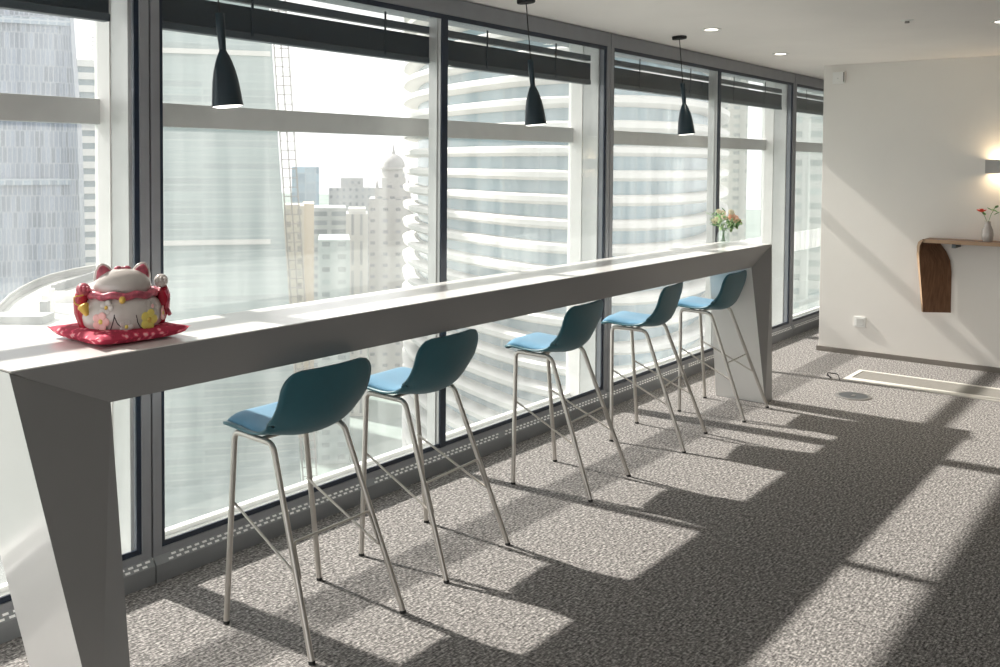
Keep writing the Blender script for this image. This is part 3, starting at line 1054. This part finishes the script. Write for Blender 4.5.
DOMEF = facade_mat('old_tower_stone', (0.396, 0.382, 0.374), (0.216, 0.223, 0.238), 4.4, 3.9, 1.35)
DOMEM = mat('dome_stone', (0.331, 0.324, 0.324), rough=.8)

# left glass tower with a curving shoulder
d = 235.0
c = far(30, 168, d)
root = empty('glass_skyscraper', (c.x, c.y, GZ), YAW + .40)
tag(root, 'blue grey glass skyscraper with vertical strips, seen through the leftmost window', 'building')
mb = MB()
wk = d / FPX
prof = [(-30, 88), (60, 64), (120, 53), (168, 50), (220, 50), (330, 52), (640, 54)]
prof = [(-110, 36), (-60, 38), (-10, 40.5), (40, 43.5), (90, 46.5), (130, 49), (180, 50.5), (260, 51.5), (640, 53)]
rings = []
for (py, e) in prof[::-1]:
    z = (168 - py) * wk + 1.6 - GZ
    w0, w1 = -70 * wk, e * wk
    ring = []
    for (x, y) in ((w0, 0), (w1 * .6, -2), (w1 * .9, 0), (w1, 4), (w1, 40), (w0, 40)):
        ring.append(mb.bm.verts.new((x, y, z)))
    rings.append(ring)
for a, b in zip(rings, rings[1:]):
    for q in range(6):
        mb.face([a[q], a[(q + 1) % 6], b[(q + 1) % 6], b[q]])
mb.face(rings[-1]); mb.face(rings[0][::-1])
mb.build('curtain_wall', TOWA, root)
for py in (33, 192):
    z = (168 - py) * wk + 1.6 - GZ
    MB().box(-60 * wk, 38 * wk, -2.4, -1.9, z, z + 1.6).build('plant_floor', facade_mat('plant_louvre', (0.4, .44, .5), (.28, .33, .4), 2, 3, .2), root)

# white banded building behind it
d = 300.0
c = far(90, 168, d); wk = d / FPX
root = empty('banded_building', (c.x, c.y, GZ), YAW + .45)
tag(root, 'white building with grey window bands rising between the skyscraper and the frame', 'building')
hh = (168 - 70) * wk + 1.6 - GZ
MB().box(-18 * wk, 26 * wk, 0.8, 40, 0, hh).build('glazing', STRG, root)
z = hh
while z > hh - 85:
    MB().box(-18.5 * wk, 26.5 * wk, 0, 40.5, z - 1.2, z + .9).build('floor_band', STRW, root)
    z -= 4.0
sc_ = MB()
for k in range(6):
    sc_.box(4 * wk, 16 * wk, 6, 6.3, hh + 2 + k * 1.3, hh + 2.3 + k * 1.3)
sc_.box(4 * wk, 4.5 * wk, 6, 6.3, hh, hh + 9); sc_.box(15 * wk, 15.5 * wk, 6, 6.3, hh, hh + 9)
sc_.build('roof_railing', mat('rail_grey', (.3, .3, .32)), root)

# central green glass tower with a hoist mast on its right flank
root, w, h = block('glass_tower', 'broad pale green glass tower filling the wide window behind the counter', 140, 264, -60, 190, 10, TOWC, taper=8.0)
wk = 190 / FPX
for py, nm in ((252, 'podium_band'), (60, 'plant_band')):
    z = (168 - py) * wk + 1.6 - GZ
    MB().box(-w / 2 + 1, w / 2 + 1.0, -.5, .1, z, z + 1.0).build(nm, STRW, root)
ms = MB()
z = 0
H0 = h
k = 0
sl = 4.5 / h


def mx_(z, x):
    return w / 2 + 8.0 * (1 - z / h) + x


zz = 5.0
while zz < h:
    for a, b in ((.4, 1.1), ):
        pass
    ms.tube([(mx_(zz, .5), .2, zz), (mx_(zz, 3.4), .2, zz)], .09, 4)
    zz += 1.9
for x in (.5, 1.95, 3.4):
    ms.tube([(mx_(0, x), .2, 0), (mx_(h, x), .2, h)], .08, 4)
    ms.tube([(mx_(0, x), 2.2, 0), (mx_(h, x), 2.2, h)], .06, 4)
ms.build('hoist_mast', mat('mast_steel', (.26, .24, .22)), root)

block('blue_glass_office', 'pale blue glass office tower just right of the hoist mast', 292, 319, 167, 400, 30, BLUEG)
block('beige_apartment_block', 'narrow beige apartment block in front of the blue office', 284, 304, 206, 262, 20, BEIGE)
block('sand_coloured_block', 'slim sand coloured block between beige and grey towers', 303, 314, 204, 300, 20, SAND)
block('balcony_tower', 'grey tower with rows of balconies left of the white ribbed tower', 313, 346, 208, 350, 25, GREYB)
block('grey_stepped_tower', 'hazy grey tower with stepped top behind the balcony tower', 329, 378, 188, 480, 40, GREYF, crown=[(.24, .70, 5, 2, 30, GREYF)])
block('low_green_block', 'low pale green block standing before the balcony tower', 318, 350, 240, 240, 20, PALEF)
block('white_ribbed_tower', 'slender white tower with vertical window ribs', 346, 368, 214, 285, 18, WHITEF, crown=[(.1, .9, 1.5, 2, 14, STRW)])

# domed tower
d = 330.0
wk = d / FPX
c = far(392, 168, d)
root = empty('domed_tower', (c.x, c.y, GZ), YAW + .06)
tag(root, 'old grey stone tower crowned by a dome and spire', 'building')
zz = lambda py: (168 - py) * wk + 1.6 - GZ
MB().box(-23 * wk, 22 * wk, 0, 24, 0, zz(204)).build('lower_body', DOMEF, root)
MB().box(-17 * wk, 19 * wk, 2, 20, zz(204) - .01, zz(193)).build('shoulder_block', DOMEF, root)
MB().box(-10 * wk, 14 * wk, 3, 15, zz(193) - .01, zz(183)).build('upper_block', DOMEF, root)
cc = (1.5 * wk, 9, 0)
MB().lathe([(0, zz(190)), (12 * wk, zz(190)), (12 * wk, zz(175)), (14.5 * wk, zz(174.5)), (14.5 * wk, zz(172.5)), (0, zz(172.5))], 28, c=cc).build('drum', DOMEF, root, smooth=40)
MB().lathe([(12 * wk, zz(172.5)), (11.6 * wk, zz(168)), (9.6 * wk, zz(164)), (6 * wk, zz(160.5)), (2.2 * wk, zz(159)), (1.4 * wk, zz(156)), (.7 * wk, zz(152)), (0, zz(144))], 28, c=cc).build('dome', DOMEM, root, smooth=40)
for x, y in ((-15, 4), (17, 4), (-8, 5), (12.5, 5)):
    MB().lathe([(1.6 * wk, zz(205)), (1.6 * wk, zz(190)), (0, zz(184))], 10, c=(x * wk, y, 0)).build('corner_turret', DOMEM, root)

# the curved white building
root = empty('curved_balcony_building', (0, 0, GZ), YAW)
tag(root, 'large rounded building with stacked white curving balcony bands', 'building')
HT = 62 + 1.6 - GZ
FWD = Vector((0.775, 0.632, 0)).normalized()
CTRL = [(404, 196), (412, 180), (440, 164), (480, 151), (520, 142), (570, 136), (620, 134), (665, 137), (700, 145), (722, 160), (728, 180), (715, 215), (640, 245), (530, 250), (450, 230), (410, 212)]
CP = [Vector(((px - PX) / FPX * d_, d_)) for px, d_ in CTRL]


def plan(e):
    out = []
    n = len(CP)
    for i in range(n):
        p0, p1, p2, p3 = CP[i - 1], CP[i], CP[(i + 1) % n], CP[(i + 2) % n]
        for k in range(5):
            t = k / 5
            q = .5 * (2 * p1 + (p2 - p0) * t + (2 * p0 - 5 * p1 + 4 * p2 - p3) * t * t + (3 * p1 - p0 - 3 * p2 + p3) * t ** 3)
            dq = .5 * ((p2 - p0) + 2 * (2 * p0 - 5 * p1 + 4 * p2 - p3) * t + 3 * (3 * p1 - p0 - 3 * p2 + p3) * t * t)
            nn = Vector((-dq.y, dq.x)).normalized()
            ctr = Vector((18, 180))
            if nn.dot(q - ctr) < 0: nn = -nn
            q = q + nn * e
            out.append((q.x, q.y))
    return out


def slabring(z0, z1, e0, e1):
    mb = MB()
    lv = [(z0, e0), (z0 + .5, e1), (z1 - .3, e1 + .15), (z1, e1 - .3), (z1, e0 - 1.0)]
    rr_ = [[mb.bm.verts.new((x, y, z)) for x, y in plan(e)] for z, e in lv]
    for a, b in zip(rr_, rr_[1:]):
        for k in range(len(a)):
            mb.face([a[k], a[(k + 1) % len(a)], b[(k + 1) % len(a)], b[k]])
    mb.face(rr_[0][::-1]); mb.face(rr_[-1])
    return mb


RG = facade_mat('curved_facade_glass', (0.34, 0.42, 0.44), (0.28, 0.38, 0.43), 3.0, 30, .12, 0, .25, .16)
mb = MB()
r0 = [mb.bm.verts.new((x, y, 0)) for x, y in plan(-3.0)]
r1 = [mb.bm.verts.new((x, y, HT)) for x, y in plan(-3.0)]
for k in range(len(r0)):
    mb.face([r0[k], r0[(k + 1) % len(r0)], r1[(k + 1) % len(r0)], r1[k]])
mb.face(r1); mb.face(r0[::-1])
mb.build('curtain_wall', RG, root, smooth=30)
ring = None
FH = 3.55
z = HT - .5
while z > 6:
    if ring is None:
        ring = slabring(0, 1.55, -.9, 0).build('balcony_band', STRW, root, smooth=40, loc=(0, 0, z))
    else:
        q = ring.copy(); C.objects.link(q); q.location.z = z
    z -= FH

# rooftop of the round podium at lower left
root = empty('round_podium_building', (0, 0, GZ), 0)
tag(root, 'low white building with a curved parapet below the skyscraper', 'building')


def onroof(px, py, z=-14.0):
    v = far(px, py, 1.0) - Vector((0, 0, EYE))
    t = (z - EYE) / v.z
    return Vector((v.x * t, v.y * t))


OUT = [onroof(*q) for q in [(-60, 420), (-45, 350), (-20, 322), (0, 303), (9, 294), (20, 287), (34, 280), (50, 274), (75, 268), (100, 264), (130, 261.5), (152, 300), (160, 420)]]
PZ = -14.0 - GZ
ctr = sum(OUT, Vector((0, 0))) / len(OUT)
mb = MB()


def ring_(k, z):
    return [mb.bm.verts.new((*(ctr + (p - ctr) * k), z)) for p in OUT]


rs = [ring_(1.0, 0), ring_(1.0, PZ), ring_(.975, PZ), ring_(.975, PZ - 1.0)]
for a, b in zip(rs, rs[1:]):
    for k in range(len(a)):
        mb.face([a[k], a[(k + 1) % len(a)], b[(k + 1) % len(a)], b[k]])
mb.face(rs[-1]); mb.face(rs[0][::-1])
mb.build('podium_body', mat('podium_white', (.36, .36, .34)), root)
mb = MB()
rs = [ring_(.955, PZ - .95), ring_(.955, PZ - .3), ring_(.948, PZ - .3), ring_(.948, PZ - .95)]
for k in range(len(rs[0])):
    for a, b in zip(rs, rs[1:]):
        mb.face([a[k], a[(k + 1) % len(a)], b[(k + 1) % len(a)], b[k]])
mb.build('roof_track', mat('track_grey', (.25, .25, .25)), root)


def roofbox(nm, px, py, w_, d_, h_, mt, rz=YAW):
    p = onroof(px, py, -15.0)
    MB().box(-w_ / 2, w_ / 2, -d_ / 2, d_ / 2, 0, h_).build(nm, mt, root, loc=(p.x, p.y, PZ - 1.0), rz=rz)


for k in range(9):
    roofbox('roof_louvre', 56 + k * 4.6, 292 - k * 1.6, .35, 2.2, 1.0, mat('louvre_grey', (.20, .21, .22)))
roofbox('plant_room', 84, 300, 8.5, 4.0, .8, STRW)
roofbox('plant_room', 22, 322, 5.5, 3.0, .8, mat('plant_grey', (.26, .27, .27)))
roofbox('roof_hatch', 45, 318, .8, .8, 1.8, mat('plant_grey', (.26, .27, .27)))
roofbox('roof_hatch', 52, 312, .5, .5, 2.6, STRW)

# distant blocks beyond the last windows
block('distant_cream_tower', 'hazy cream tower seen through the narrow window beside the far end of the counter', 716, 748, 60, 420, 40, facade_mat('cream_grid', (0.525, 0.517, 0.480), (0.375, 0.398, 0.390), 5, 4, 1.2))
block('distant_banded_tower', 'pale banded tower in the last window by the wall corner', 765, 850, 90, 330, 60, facade_mat('banded_far', (0.495, 0.525, 0.495), (0.330, 0.390, 0.375), 40, 5, 1.4))

# roads and trees far below
rd = MB()
rd.box(-200, 900, 42, 52, GZ, GZ + .15); rd.box(-200, 900, 56, 62, GZ, GZ + .15)
tag(rd.build('road', roadm), 'pale avenue running past the tower feet', kind='structure')
rd = MB()
rd.box(128, 140, 30, 600, GZ + .15, GZ + .30)
tag(rd.build('road', roadm), 'pale cross street far below', kind='structure')
tr = MB()
rt_ = random.Random(11)
for k in range(260):
    x = rt_.uniform(40, 420); y = rt_.uniform(24, 40)
    r = rt_.uniform(2.5, 5)
    tr.ball((x, y, GZ + r * .9), r, r, r * .9, n=8, k=5)
tag(tr.build('street_trees', mat('street_tree_green', (.20, .34, .22), noise=(.5, .3))), 'rows of small street trees far below', 'tree', kind='stuff')

# ------------------------------------------------------------------ light
w = bpy.data.worlds.new('world')
bpy.context.scene.world = w
w.use_nodes = True
bg = w.node_tree.nodes['Background']
bg.inputs['Color'].default_value = (0.985, 0.99, 0.985, 1)
bg.inputs['Strength'].default_value = 1.1
sun = bpy.data.lights.new('sun', 'SUN')
sun.energy = 6.5
sun.angle = R(1.2)
sun.color = (1.0, 0.945, 0.875)
so = bpy.data.objects.new('sun', sun)
C.objects.link(so)
sd = Vector((-.055, .751, .660)).normalized()
so.rotation_euler = sd.to_track_quat('Z', 'Y').to_euler()

sc = bpy.context.scene
sc.view_settings.view_transform = 'Standard'
sc.view_settings.look = 'None'
sc.view_settings.gamma = 1.0
sc.view_settings.exposure = 0.66
sc.view_settings.use_curve_mapping = False
sc.cycles.use_denoising = True
sc.cycles.max_bounces = 10
sc.cycles.diffuse_bounces = 5
sc.cycles.glossy_bounces = 4
sc.cycles.transmission_bounces = 6
sc.cycles.transparent_max_bounces = 24
sc.cycles.sample_clamp_indirect = 6
